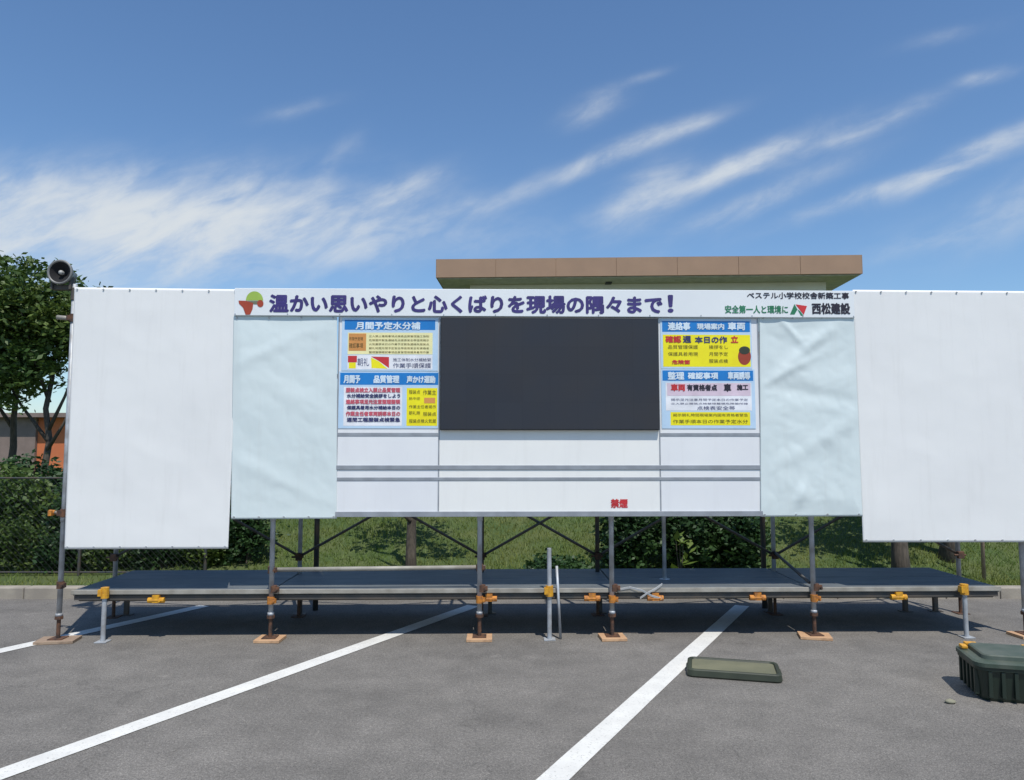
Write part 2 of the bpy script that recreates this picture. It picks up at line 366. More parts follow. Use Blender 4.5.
for i in range(4):
    x0 = wl + .9 + i * 2.2
    bm = B(); box(bm, x0, x0 + 1.4, 0.71, .747, 3.6, 4.9); fo = obj('window', bm, m_galv, bl)
    bm = B(); box(bm, x0 + .06, x0 + .67, 0.695, .708, 3.66, 4.84); box(bm, x0 + .73, x0 + 1.34, 0.695, .708, 3.66, 4.84)
    g_ = obj('pane', bm, m_glass, None, fr=BF, org=ORG[bl.name]); g_.parent = fo; g_.matrix_parent_inverse = Matrix(); g_.matrix_basis = Matrix()
cu, cz = bp_(608, 280, .75)
bm = B(); box(bm, cu - .08, cu + .08, .5, .747, cz - .12, cz + .1); tube(bm, [(cu, .51, cz - .02), (cu, .43, cz - .05)], .05); obj('wall_lamp', bm, m_dark, bl)

# orange walled building far left
ox0, _ = at(-60, 430, 24); ox1, otz = at(130, 414, 24); oxm, _ = at(38, 430, 24)
ob = thing('orange_walled_building', 'low building with orange and grey walls beyond the hedge at far left', 'building', ((ox0 + ox1) / 2, 26, 0), fr=WORLD)
bm = B(); box(bm, oxm, ox1, 24, 29, -.3, otz - .12); obj('orange_wall', bm, m_orwall, ob)
bm = B(); box(bm, ox0 - 3, oxm - .01, 23.9, 29, -.3, otz - .12); obj('grey_wall', bm, m_grwall, ob)
bm = B(); box(bm, ox0 - 3.2, ox1 + .2, 23.6, 29.2, otz - .118, otz + .02); obj('roof', bm, m_grwall, ob)
bm = B(); box(bm, oxm + 1.2, oxm + 2.6, 23.96, 23.99, 1.0, 2.1); obj('window', bm, m_glass, ob)

# ------------------------------------------------------------------ vegetation
def leaves(blobs, n, size, seed, dens=1.0, org=(0, 0, 0)):
    rg = random.Random(seed); vs, fs = [], []
    tv = sum(b[1][0] * b[1][1] * b[1][2] for b in blobs)
    for (c, r) in blobs:
        m = int(n * r[0] * r[1] * r[2] / tv)
        ncl = max(6, m // 26)
        for q in range(ncl):
            d = Vector((rg.gauss(0, 1), rg.gauss(0, 1), rg.gauss(0, 1))).normalized(); rad = rg.random() ** .42
            cc = Vector((c[0] + d.x * r[0] * rad, c[1] + d.y * r[1] * rad, c[2] + d.z * r[2] * rad))
            cr = rg.uniform(.5, 1.3) * size * 3.2
            for k in range(m // ncl):
                p = cc + Vector((rg.gauss(0, cr * .55), rg.gauss(0, cr * .55), rg.gauss(0, cr * .4)))
                a = Vector((rg.gauss(0, 1), rg.gauss(0, 1), rg.gauss(0, .5))).normalized(); b = a.cross(Vector((rg.gauss(0, 1), rg.gauss(0, 1), rg.gauss(0, 1)))).normalized()
                s = size * rg.uniform(.6, 1.3); i0 = len(vs)
                for t in (-a * s, b * s * .5, a * s, -b * s * .5): vs.append(tuple(p + t - Vector(org)))
                fs.append((i0, i0 + 1, i0 + 2, i0 + 3))
    return vs, fs
def leafobj(name, blobs, n, size, seed, m, parent=None, org=(0, 0, 0)):
    vs, fs = leaves(blobs, n, size, seed, org=org); me = bpy.data.meshes.new(name); me.from_pydata(vs, [], fs); me.materials.append(m)
    o = bpy.data.objects.new(name, me); C.objects.link(o)
    if parent is not None: o.parent = parent
    else: o.location = org
    return o
def tree(name, label, org, height, rtrunk, blobs, n, size, seed, m, limbs, lean=(0, 0), group=None):
    t = thing(name, label, 'tree', org, fr=WORLD, group=group); rg = random.Random(seed)
    bm = B(); o = Vector(org); top = o + Vector((lean[0], lean[1], height))
    pts = [o + (top - o) * (i / 6) + Vector((rg.gauss(0, .03), rg.gauss(0, .03), 0)) * (i > 0) for i in range(7)]; pts[0] = o - Vector((0, 0, .2))
    tube(bm, pts, [rtrunk * (1.25 if i == 0 else 1 - .1 * i) for i in range(7)], 10)
    for (f, tgt) in limbs:
        s = o + (top - o) * f; tg = Vector(tgt); mid = (s + tg) / 2 + Vector((0, 0, -.1))
        tube(bm, [s, mid, tg], [rtrunk * .5, rtrunk * .32, rtrunk * .12], 7)
    obj('trunk', bm, m_bark, t, smooth=True)
    leafobj('crown', blobs, n, size, seed, m, t, org)
    return t
# big tree at far left
tree('broadleaf_tree', 'tall dense dark green tree at the far left, behind the left end of the wall', (-8.3, 13.2, .1), 3.4, .075,
     [((-8.9, 13.2, 4.2), (1.3, 1.2, .85)), ((-7.9, 13.3, 3.9), (.75, .9, .75)), ((-9.9, 13.5, 3.5), (1.1, 1.1, 1.1)), ((-8.4, 13.0, 3.1), (.55, .6, .5)), ((-8.9, 12.9, 2.7), (.42, .5, .42)), ((-7.6, 13.1, 2.75), (.4, .4, .13))],
     26000, .06, 11, m_leafm, [(.55, (-7.7, 13.1, 3.4)), (.5, (-9.4, 13.3, 3.3)), (.7, (-8.7, 12.8, 4.3)), (.45, (-7.7, 13.1, 2.75))])
tree('broadleaf_tree', 'slim tree with a leaning trunk beside the tall dark tree at far left', (-10.0, 14.6, .1), 3.2, .09,
     [((-10.3, 14.6, 3.7), (1.0, 1.0, .9))], 7000, .06, 12, m_leafd, [(.6, (-10.7, 14.6, 3.4))], lean=(.25, 0))
# trees on the bank behind the wall
tr = [(411, 9.0, .07, 'slender grey trunked tree on the bank behind the left half of the wall'), (901, 9.0, .105, 'stout dark trunked tree on the bank behind the right sheet'), (945, 9.6, .11, 'dark trunked tree with a low branch behind the right end of the wall')]
for i, (px, Y, rr, lb) in enumerate(tr):
    x, _ = at(px, 560, Y); z = gz(x, Y)
    tree('bank_tree', lb, (x, Y, z), 2.0, rr, [((x, Y + .4, z + 2.0), (.8, .8, .42)), ((x + .4, Y + .2, z + 1.85), (.5, .5, .3))], (900, 2200, 3500)[i], .055, 20 + i, m_leafd,
         [(.8, (x - .5, Y, z + 2.2)), (.75, (x + .6, Y, z + 2.0)), (.35, (x - .35, Y + .1, z + 1.2))], group='small trees on the grass bank')
def shrub(label, px, Y, w_, h, n, size, m, seed, cat='shrub', name='shrub', group=None, dy=.5):
    x, _ = at(px, 560, Y); z = gz(x, Y); t = thing(name, label, cat, (x, Y, z), fr=WORLD, group=group); rg = random.Random(seed)
    bm = B()
    for k in range(7):
        a = rg.uniform(0, 6.28); tube(bm, [(x + .04 * math.cos(a), Y + .04 * math.sin(a), z - .05), (x + math.cos(a) * w_ * .3, Y + math.sin(a) * dy * .3, z + h * .45), (x + math.cos(a) * w_ * .5, Y + math.sin(a) * dy * .5, z + h * .8)], [.015, .01, .004], 5)
    obj('stem', bm, m_bark, t)
    bs = [((x + rg.uniform(-.55, .55) * w_, Y + rg.uniform(-.4, .4) * dy, z + h * rg.uniform(.35, .72)), (w_ * rg.uniform(.35, .55), dy * rg.uniform(.4, .6), h * rg.uniform(.26, .38))) for k in range(6)]
    bs.append(((x, Y, z + h * .4), (w_ * .8, dy * .8, h * .4)))
    leafobj('foliage', bs, n, size, seed, m, t, (x, Y, z)); return t
G1 = 'shrubs behind the wire fence at left'
shrub('leafy yellow green shrub behind the fence, left of the leftmost scaffold pole', 20, 10.4, .8, 1.2, 5000, .045, m_leafm, 31, group=G1)
shrub('tall dark shrub below the orange wall at far left', 44, 11.6, .9, 1.38, 6500, .05, m_leafd, 32, group=G1)
shrub('bushy shrub under the bottom edge of the left sheet, near its left corner', 92, 10.2, .7, 1.0, 4500, .045, m_leafd, 33, group=G1)
shrub('bright green shrub under the middle of the left sheet', 150, 10.3, .8, .95, 4500, .045, m_leafm, 34, group=G1)
shrub('dark shrub under the right corner of the left sheet', 215, 10.5, .8, 1.15, 5000, .045, m_leafd, 35, group=G1)
shrub('wild green shrub reaching out of the frame at far left', -45, 10.8, .9, 1.4, 4000, .05, m_leafm, 36, group=G1)
G3 = 'low undergrowth at the foot of the fence'
for q, (px, h_, m__, lb) in enumerate(((-20, .6, m_leafm, 'low undergrowth behind the fence at the edge of the frame'), (28, .62, m_leafm, 'low yellow green undergrowth behind the fence left of the leftmost pole'), (66, .5, m_leafd, 'low dark undergrowth behind the fence beside the leftmost pole'),
    (112, .5, m_leafm, 'low undergrowth behind the rear scaffold pole nearest the left end'), (165, .55, m_leafd, 'low dark undergrowth under the middle of the left sheet'), (205, .5, m_leafm, 'low green undergrowth under the right part of the left sheet'), (245, .85, m_leafd, 'dark bush under the lower left corner of the left aqua tarpaulin'))):
    shrub(lb, px, 9.42, .45, h_, 3600, .035, m__, 60 + q, group=G3, dy=.25)
G2 = 'dark shrubs on the bank under the poster boards'
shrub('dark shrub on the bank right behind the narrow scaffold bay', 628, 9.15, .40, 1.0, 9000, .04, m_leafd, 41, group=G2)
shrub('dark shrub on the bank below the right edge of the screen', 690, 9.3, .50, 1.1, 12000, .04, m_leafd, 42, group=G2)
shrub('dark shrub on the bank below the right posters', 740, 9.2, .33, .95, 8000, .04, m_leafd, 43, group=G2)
shrub('low dark clump of leaves standing in for a shadow on the grass behind the short deck post', 562, 9.1, .42, .2, 3500, .035, m_leafd, 44, group=G2)  # added leaf clump, its dark colour stands in for a shadow on the grass
# upright plant with big yellow green leaves in front of the dark shrubs
x, _ = at(680, 560, 8.72); z = gz(x, 8.72)
pl = thing('leafy_plant', 'small plant with upright yellow green leaves in front of the dark shrubs', 'plant', (x, 8.72, z), fr=WORLD)
rg = random.Random(5)
bm = B()
for k in range(26):
    a = rg.uniform(0, 6.28); l_ = rg.uniform(.1, .2); hz = rg.uniform(.05, .55); o_ = Vector((x + rg.uniform(-.06, .14) * (hz + .4), 8.72 + rg.gauss(0, .04), z + hz)); d = Vector((math.cos(a), math.sin(a) * .6, rg.uniform(.2, .9))).normalized() * l_
    s = Vector((-d.y, d.x, .02)).normalized() * l_ * .22; q = [bm.verts.new(p) for p in (o_, o_ + d * .5 + s, o_ + d, o_ + d * .5 - s)]; bm.faces.new(q)
obj('foliage', bm, m_leafy, pl)
bm = B(); [tube(bm, [(x, 8.72, z - .05), (x + k * .05, 8.72 + .02 * k, z + .5)], [.008, .004], 5) for k in (-1, 0, 1)]; obj('stem', bm, m_bark, pl)
# thin stake at far right
x, _ = at(983, 560, 8.9); bm = B(); tube(bm, [(x, 8.9, 0), (x + .01, 8.9, 1.5)], .022, 8)
props(obj('garden_stake', bm, m_wood2, fr=WORLD, smooth=True), 'thin pale timber stake on the bank near the right end of the deck', 'stake')

# wire fence at the left
fx0, fx1, FY, FZ = -13.0, -3.75, 9.15, .1
_, ft = at(45, 478, FY)
fn = thing('wire_fence', 'dark wire mesh fence on posts behind the left sheet', 'fence', ((fx0 + fx1) / 2, FY, FZ), fr=WORLD)
x = fx0
while x <= fx1 + .01:
    bm = B(); tube(bm, [(x, FY, FZ - .1), (x, FY, ft + .03)], .02, 8); ball(bm, (x, FY, ft + .03), .024, 1); obj('post', bm, m_galvd, fn); x += (fx1 - fx0) / 6
bm = B()
for zz in (FZ + .05, ft): tube(bm, [(fx0, FY, zz), (fx1, FY, zz)], .012, 6)
obj('rail', bm, m_galvd, fn)
bm = B(); H = ft - FZ - .05; st = .075; k = fx0 - H
while k < fx1:
    for sgn in (1, -1):
        x0, x1 = (k, k + H) if sgn > 0 else (k + H, k); z0, z1 = FZ + .05, ft
        def cut(x0, z0, x1, z1):
            if x0 < fx0: z0 += (z1 - z0) * (fx0 - x0) / (x1 - x0); x0 = fx0
            if x0 > fx1: z0 += (z1 - z0) * (fx1 - x0) / (x1 - x0); x0 = fx1
            return x0, z0
        if max(x0, x1) < fx0 or min(x0, x1) > fx1: continue
        A = cut(x0, z0, x1, z1); Bq = cut(x1, z1, *A); tube(bm, [(A[0], FY + .004 * sgn, A[1]), (Bq[0], FY + .004 * sgn, Bq[1])], .0026, 3, False)
    k += st
obj('mesh_panel', bm, m_wire, fn)

# ------------------------------------------------------------------ display wall sheets
def sheet(name, label, cat, px0, px1, py0, py1, v, m, amp, seed, group=None, thick=.004, folds=(), corner=None, nx=90, nz_=110, crink=0.0):
    """corners: top-left/right and bottom-left/right pixel pairs"""
    (x0t, y0t), (x1t, y1t), (x0b, y0b), (x1b, y1b) = corner
    P = [wp(x0t, y0t, v), wp(x1t, y1t, v), wp(x0b, y0b, v), wp(x1b, y1b, v)]
    bm = B(); g = []
    for j in range(nz_ + 1):
        row = []; tj = j / nz_
        for i in range(nx + 1):
            ti = i / nx
            u = (P[0][0] * (1 - ti) + P[1][0] * ti) * (1 - tj) + (P[2][0] * (1 - ti) + P[3][0] * ti) * tj
            z = (P[0][1] * (1 - ti) + P[1][1] * ti) * (1 - tj) + (P[2][1] * (1 - ti) + P[3][1] * ti) * tj
            q = Vector((u, z, seed)); e = min(1, min(ti, 1 - ti, tj, 1 - tj) * 12)
            d = noise.noise(q * 1.1) * 1.0 + noise.noise(Vector((u * .9 + z * 1.6, z * .6 - u * .9, seed + 5))) * .8
            d += .22 * (1 - abs(noise.noise(Vector((u * 2.2 + z, z * 2.6, seed + 2))) * 2)) + .12 * noise.noise(q * 6) + crink * (abs(noise.noise(Vector((u * 5 + z * 2, z * 5 - u, seed)))) + .5 * abs(noise.noise(Vector((u * 9 - z * 5, z * 10 + u * 4, seed)))))
            for (fu, fz, fa, fl, fw, fd) in folds:
                du, dz = u - fu, z - fz; c_, s_ = math.cos(fa), math.sin(fa); a_ = du * c_ + dz * s_; b_ = -du * s_ + dz * c_
                d += .7 * fd * math.exp(-(a_ / fl) ** 2 - (b_ / fw) ** 2)
            row.append(bm.verts.new((u, v - .004 - amp * .5 - amp * d * (.25 + .75 * e) * .5, z)))
        g.append(row)
    for j in range(nz_):
        for i in range(nx): bm.faces.new((g[j][i], g[j + 1][i], g[j + 1][i + 1], g[j][i + 1]))
    o = obj(name, bm, m, smooth=True)
    md = o.modifiers.new('solid', 'SOLIDIFY'); md.thickness = thick; md.offset = -1
    for (A, Bb) in (((x0t, y0t, 0), (x1t, y1t, 0)), ((x0b, y0b, 1), (x1b, y1b, 1))):
        n_ = max(3, int((Bb[0] - A[0]) / 26))
        for k in range(n_ + 1):
            f = (k + .12) / (n_ + .24); u_, z_ = wp(A[0] + (Bb[0] - A[0]) * f, A[1] + (Bb[1] - A[1]) * f, v); z_ += .018 if A[2] else -.018
            bm2 = B(); tube(bm2, [(u_, v - .004 - amp * .9 - .004, z_), (u_, v - .003, z_)], .0075, 10); e_ = obj('eyelet', bm2, m_galv, None, org=ORG[o.name]); e_.parent = o; e_.matrix_parent_inverse = Matrix(); e_.matrix_basis = Matrix()
    return props(o, label, cat, group)
sheet('white_sheet', 'plain white sheet at the left end of the wall, beside the lone round loudspeaker', 'sheet', 0, 0, 0, 0, -.005, m_white, .012, 1.0, crink=.12, group='large plain white sheets',
      corner=((75, 287.5), (239, 289.5), (65, 549), (228.5, 548.5)))
sheet('white_sheet', 'plain white sheet at the right end of the wall, hanging above the green container', 'sheet', 0, 0, 0, 0, -.005, m_white, .012, 8.0, crink=.12, group='large plain white sheets',
      corner=((852, 290), (1034, 291.5), (862.5, 542), (1032, 542)))
uf, zf = wp(290, 470); 
sheet('aqua_tarpaulin', 'pale aqua tarpaulin between the left white sheet and the left posters', 'tarpaulin', 0, 0, 0, 0, .0, m_aqua, .02, 3.0, crink=.32, group='pale aqua tarpaulins on the wall',
      corner=((234, 316), (337.5, 316), (231.5, 519), (337, 518.5)),
      folds=[(*wp(270, 350), R(25), .5, .06, .8), (*wp(300, 400), R(-30), .4, .08, .7), (*wp(280, 480), R(-25), .6, .07, .9)])
sheet('aqua_tarpaulin', 'creased pale aqua tarpaulin between the right posters and the right white sheet', 'tarpaulin', 0, 0, 0, 0, .0, m_aqua, .026, 12.0, crink=.4, group='pale aqua tarpaulins on the wall',
      corner=((759, 316), (853, 316), (760, 516.5), (861.5, 516)),
      folds=[(*wp(805, 350), R(40), .35, .05, 1.2), (*wp(790, 370), R(28), .3, .04, 1.1), (*wp(815, 395), R(-10), .5, .07, -1.1), (*wp(800, 495), R(70), .12, .05, 1.6), (*wp(820, 440), R(30), .45, .07, 1.0), (*wp(785, 325), R(-50), .2, .03, 1.2)])

# text and invented stroke marks
def text_bm(body, bold, W=None):
    c = bpy.data.curves.new('t', 'FONT'); c.body = body; c.offset = bold; c.resolution_u = 3; c.extrude = .0
    o = bpy.data.objects.new('t', c); C.objects.link(o); bpy.context.view_layer.update()
    me = bpy.data.meshes.new_from_object(o.evaluated_get(bpy.context.evaluated_depsgraph_get())); bpy.data.objects.remove(o)
    bm = B(); bm.from_mesh(me); bpy.data.meshes.remove(me); return bm
def lettering(body, px0, px1, py0, py1, v, m, parent, bold=.0, name='lettering'):
    u0, z1 = wp(px0, py0, v); u1, z0 = wp(px1, py1, v)
    bm = text_bm(body, 0)
    x0 = min(q.co.x for q in bm.verts); x1 = max(q.co.x for q in bm.verts); y0 = min(q.co.y for q in bm.verts); y1 = max(q.co.y for q in bm.verts)
    for q in bm.verts: q.co = Vector((u0 + (q.co.x - x0) / (x1 - x0) * (u1 - u0), v, z0 + (q.co.y - y0) / (y1 - y0) * (z1 - z0)))
    if bold:
        e = bold * (z1 - z0); base = bm.copy(); me_ = bpy.data.meshes.new('t'); base.to_mesh(me_); base.free(); n0 = len(bm.verts)
        for k, (du, dz) in enumerate(((e, 0), (-e, 0), (0, e), (0, -e), (e * .7, e * .7), (-e * .7, -e * .7))):
            n1 = len(bm.verts); bm.from_mesh(me_); bm.verts.ensure_lookup_table()
            for q in bm.verts[n1:]: q.co += Vector((du, -.00025 * (k + 1), dz))
        bpy.data.meshes.remove(me_)
    return obj(name, bm, m, parent)
def quad(bm, u0, u1, z0, z1, v):
    bm.faces.new([bm.verts.new(p) for p in ((u0, v, z0), (u1, v, z0), (u1, v, z1), (u0, v, z1))])
def glyphs(bm, px0, px1, py0, py1, n, v, rg, heavy=.16, skip=0):
    u0, z1 = wp(px0, py0, v); u1, z0 = wp(px1, py1, v); st = (u1 - u0) / n; h = z1 - z0
    for i in range(n):
        if rg.random() < skip: continue
        a = u0 + st * i + st * .08; b = a + st * .84; t = h * heavy * .6; tv = min(st * heavy * .7, h * .2)
        hs = rg.sample([.04, .3, .52, .74, .94], rg.choice((2, 3, 3)))
        for q in hs:
            i0 = rg.uniform(0, .2); i1 = rg.uniform(.75, 1); zz = z0 + h * q * .92
            quad(bm, a + (b - a) * i0, a + (b - a) * i1, zz, zz + t, v)
        for q in rg.sample([.05, .3, .5, .7, .88], 2):
            uu = a + (b - a) * q; quad(bm, uu, uu + tv, z0 + h * rg.uniform(0, .3), z0 + h * rg.uniform(.75, 1), v - .0004)
        if rg.random() < .5:
            a2 = a + (b - a) * .3
            vs_ = [bm.verts.new(p) for p in ((a2, v - .0008, z0), (a2 + tv, v - .0008, z0), (b, v - .0008, z0 + h * .6), (b - tv, v - .0008, z0 + h * .6))]; bm.faces.new(vs_)
# banner
bu0, bz1 = wp(236, 290.3); bu1, bz0 = wp(853, 317.5)
bz1 = wp(540, 290.2)[1]; bz0 = wp(540, 317.3)[1]
bn = thing('slogan_banner', 'long white banner with a purple Japanese slogan along the top of the wall', 'banner', ((bu0 + bu1) / 2, 0, bz0))
bm = B(); box(bm, bu0, bu1, -.036, .02, bz0, bz1); obj('backing', bm, m_banner, bn, bevel=.004)
for k in range(13):
    x_ = bu0 + .012 + (bu1 - bu0 - .024) * k / 12; bm = B(); tube(bm, [(x_, -.0385, bz0 + .014), (x_, -.0362, bz0 + .014)], .006, 10); obj('eyelet', bm, m_galv, bn)
VB = -.0375
SL = '温かい思いやりと心くばりを現場の隅々まで'
lettering(SL, 270, 662, 295, 313.5, VB, m_purple, bn, .05)
o = lettering('！', 668, 673, 295.5, 312, VB, m_purple, bn, .04)
lettering('ベステル小学校校舎新築工事', 747, 849, 292.2, 299, VB, m_black, bn, .03)
lettering('西松建設', 812, 850, 303.2, 314, VB, m_black, bn, .045)
lettering('安全第一人と環境に', 725, 788, 305.4, 313.4, VB, m_green, bn, .03, 'green_lettering')
def poly(bm, pts, v): bm.faces.new([bm.verts.new((*(lambda q: (q[0], v, q[1]))(wp(x, y, v)),)) for x, y in pts])
bm = B(); poly(bm, [(794.5, 304), (797.5, 309.5), (794.5, 314.5), (790, 314.5)], VB); poly(bm, [(797.5, 309.5), (800, 311), (803.5, 315.5), (801, 315.8)], VB); obj('emblem_green', bm, m_green, bn)
bm = B(); poly(bm, [(795.5, 304.3), (807, 306), (803.8, 314.8), (799.3, 309.3)], VB); obj('emblem_red', bm, m_red, bn)
# small emblem at the left end: a green dome over brick red pieces
def disc(bm, px, py, rx, ry, v, a0=0, a1=360, n=28):
    pts = [(px + rx * math.cos(R(a0 + (a1 - a0) * k / n)), py - ry * math.sin(R(a0 + (a1 - a0) * k / n))) for k in range(n + (a1 - a0 < 360))]; poly(bm, pts, v)
bm = B(); disc(bm, 254.5, 300.5, 8.6, 9.2, VB, 0, 180); obj('emblem_leaf', bm, m_lime, bn)
bm = B(); poly(bm, [(238.5, 300.5), (246.3, 300.8), (253.3, 303), (252.5, 309), (250, 314.5), (245.6, 314.7), (243, 307.5), (239, 303.6)], VB - .001); disc(bm, 260.3, 303.5, 3.2, 3.6, VB - .001); obj('emblem_pot', bm, m_redd, bn)
bm = B(); poly(bm, [(247.3, 301), (263, 301), (260, 304.3), (253.9, 304.3)], VB - .0005); obj('emblem_stem', bm, mat('olive_ink', s2l((110, 112, 92))), bn)

# message board: panels and rails under and beside the screen
mb = thing('message_board', 'white message board of panels and grey rails round the screen', 'board', (*((wp(337, 516)[0] + wp(760, 516)[0]) / 2,), 0, wp(540, 516)[1]))
def zz(py): return wp(548, py)[1]
def uu(px): return wp(px, 430)[0]
zb0 = zz(516.6)
for (a, b, m_, lb) in ((337.6, 438.6, m_board2, None), (439.4, 659.0, m_board, None), (659.8, 760, m_board2, None)):
    bm = B(); box(bm, uu(a), uu(b), -.008, .02, zb0, zz(317.8)); obj('panel', bm, m_, mb, bevel=.003)
for (py, hh, a, b, st) in ((434.5, 3.4, 337.6, 439, -.012), (434.5, 3.4, 660, 760, -.012), (467.3, 4.2, 337.2, 760.2, -.016), (478.8, 3.2, 337.2, 760.2, -.013), (513.8, 5.2, 337.2, 760.2, -.02)):
    bm = B(); box(bm, uu(a), uu(b), st, -.0085, zz(py + hh / 2), zz(py - hh / 2)); obj('rail', bm, m_rail, mb, bevel=.002)
for px in (337.4, 439, 659.4, 760):
    bm = B(); box(bm, uu(px) - .006, uu(px) + .006, -.0105, -.0083, zb0 + .002, zz(318)); obj('seam_strip', bm, m_rail, mb)
lettering('禁煙', 611, 627.5, 499.2, 507.6, -.0095, m_red, mb, .05, 'red_lettering')

# screen
s0, s1 = uu(440.3), uu(658.6); sz0, sz1 = zz(430.2), zz(318.6)
sc = thing('led_screen', 'large dark blank screen in the middle of the wall', 'screen', ((s0 + s1) / 2, 0, sz0))
bm = B(); box(bm, s0, s1, -.052, -.0088, sz0, sz1); obj('housing', bm, m_dark, sc, bevel=.003)
ms = m_screen; t = ms.node_tree; n = t.nodes; l = t.links
bk = n.new('ShaderNodeTexBrick'); bk.inputs['Scale'].default_value = 1; bk.offset = 0; bk.inputs['Brick Width'].default_value = .245; bk.inputs['Row Height'].default_value = .245
bk.inputs['Mortar Size'].default_value = .0012; bk.inputs['Color1'].default_value = (1, 1, 1, 1); bk.inputs['Color2'].default_value = (.93, .93, .94, 1); bk.inputs['Mortar'].default_value = (.75, .75, .75, 1)
co = n.new('ShaderNodeTexCoord'); sp = n.new('ShaderNodeSeparateXYZ'); cb = n.new('ShaderNodeCombineXYZ'); l.new(co.outputs['Object'], sp.inputs[0]); l.new(sp.outputs[0], cb.inputs[0]); l.new(sp.outputs[2], cb.inputs[1]); l.new(cb.outputs[0], bk.inputs['Vector'])
b = n['Principled BSDF']; src = b.inputs['Base Color'].links[0].from_socket; x_ = n.new('ShaderNodeMix'); x_.data_type = 'RGBA'; x_.blend_type = 'MULTIPLY'; x_.inputs[0].default_value = 1
l.new(src, x_.inputs[6]); l.new(bk.outputs[0], x_.inputs[7]); l.new(x_.outputs[2], b.inputs['Base Color'])
bm = B(); box(bm, s0 + .008, s1 - .008, -.0545, -.0523, sz0 + .008, sz1 - .008); obj('display', bm, ms, sc)

# posters
def poster(label, px0, px1, py0, py1, bgm):
    t = thing('poster', label, 'poster', ((uu(px0) + uu(px1)) / 2, 0, zz(py1)), group='posters beside the screen')
    bm = B(); box(bm, uu(px0), uu(px1), -.0125, -.0106, zz(py1), zz(py0)); obj('paper', bm, bgm, t); return t
V1, V2, V3 = -.0132, -.0140, -.0150
def area(t, name, m, px0, px1, py0, py1, v=V1):
    bm = B(); quad(bm, uu(px0), uu(px1), zz(py1), zz(py0), v); return obj(name, bm, m, t)
WORDS = ['本日の作業予定', '安全', '作業手順', '確認事項', '足元注意', '整理整頓', '週間工程', '月間予定', '連絡事項', '現場案内図', '工事概要', '品質管理', '声かけ運動', '挨拶をしよう', '服装点検', '保護具着用', '火気厳禁', '熱中症予防', '水分補給', '立入禁止', '安全帯使用', '車両誘導', '危険箇所', '点検表', '朝礼時間', '施工体制', '緊急連絡先', '作業主任者', '有資格者', '掲示']
def words(n, rg):
    t = ''
    while len(t) < n: t += rg.choice(WORDS)
    return t[:n]
def marks(t, name, m, rows, v=V3, seed=1, heavy=.16, skip=.05):
    rg = random.Random(seed)
    for (a, b, c, d, n_) in rows:
        lettering(words(n_, rg), a, b, c, d, v, m, t, .05 if heavy >= .2 else 0, name)
p = poster('poster left of the screen, upper one, cream panel with an orange square', 340.5, 437.5, 318.8, 371.3, m_pblue)
area(p, 'heading_band', m_hblue, 343, 434.5, 320.8, 330.6)
marks(p, 'heading_lettering', m_inkw, [(356, 420, 322, 329.4, 7)], seed=3, heavy=.22, skip=0)
area(p, 'cream_panel', m_pcream, 346.5, 432, 333.4, 355)
area(p, 'orange_square', m_pora, 347.5, 365, 334.3, 351.5, V2)
marks(p, 'orange_lettering', m_inkk, [(349, 363, 337, 340.5, 5), (349, 363, 343, 348, 4)], seed=4)
marks(p, 'fine_print', m_inkk, [(369, 429, 335 + 4 * k, 337.4 + 4 * k, 19) for k in range(5)], seed=5, heavy=.12, skip=.1)
area(p, 'picture_panel', m_pwhite, 346.5, 432, 355.6, 370.0)
area(p, 'red_figure', m_red, 347, 356, 356.5, 363, V2); area(p, 'yellow_figure', m_pyel, 348, 355, 363.2, 369, V2)
bm = B(); poly(bm, [(371, 356.5), (389, 357), (389, 368), (379, 361)], V2); obj('red_picture', bm, m_red, p)
bm = B(); poly(bm, [(371, 357.5), (379, 361.4), (387.5, 368.7), (371.5, 368)], V2); obj('yellow_picture', bm, m_pyel, p)
marks(p, 'figure_lettering', m_inkd, [(393, 431, 358, 361.5, 9), (393, 431, 363, 368, 6), (357.5, 369, 358, 366, 2)], seed=6)
p = poster('poster left of the screen, lower one, red and navy rows beside a yellow block', 338.3, 438.2, 372.0, 428.5, m_pblue)
area(p, 'heading_band', m_hblue, 339.5, 438, 373.3, 385.2)
marks(p, 'heading_lettering', m_inkw, [(344, 360, 375.5, 383, 3), (374, 399, 375.5, 383, 4), (407, 435, 376, 383, 5)], seed=8, heavy=.22, skip=0)
area(p, 'white_panel', m_pwhite, 343.5, 402, 387.3, 426)
marks(p, 'red_rows', m_pink, [(346, 400, 387.8, 392.4, 12), (346, 400, 399.5, 404, 12), (346, 400, 411.5, 416, 12)], seed=9, heavy=.3, skip=0)
marks(p, 'navy_rows', m_inkd, [(347, 400, 393.8, 397.8, 12), (347, 400, 405.7, 409.5, 12), (347, 400, 417.6, 421.8, 10)], seed=10, heavy=.2, skip=.15)
area(p, 'yellow_block', m_pyel, 406.5, 437.2, 388.4, 426)
marks(p, 'yellow_block_lettering', m_inkk, [(409, 420, 390, 394, 3), (423, 436, 390, 395, 3), (409, 420, 397, 400, 3), (409, 436, 405, 408.5, 7), (409, 420, 411, 415, 3), (423, 436, 412, 416, 3), (409, 436, 419, 423, 7)], seed=11)
area(p, 'orange_patch', m_pora, 424, 435, 398, 403.5, V2)
p = poster('poster right of the screen, upper one, yellow panel under a blue heading', 661.6, 753.5, 318.8, 368.5, m_pblue)
area(p, 'heading_band', m_hblue, 663.5, 752, 320.8, 331.6)
marks(p, 'heading_lettering', m_inkw, [(668, 690, 322.5, 330, 3), (697, 724, 323.5, 329.5, 4), (728, 745, 322.5, 330, 2)], seed=13, heavy=.22, skip=0)
area(p, 'yellow_panel', m_pyel, 664, 752, 334.5, 366.6)
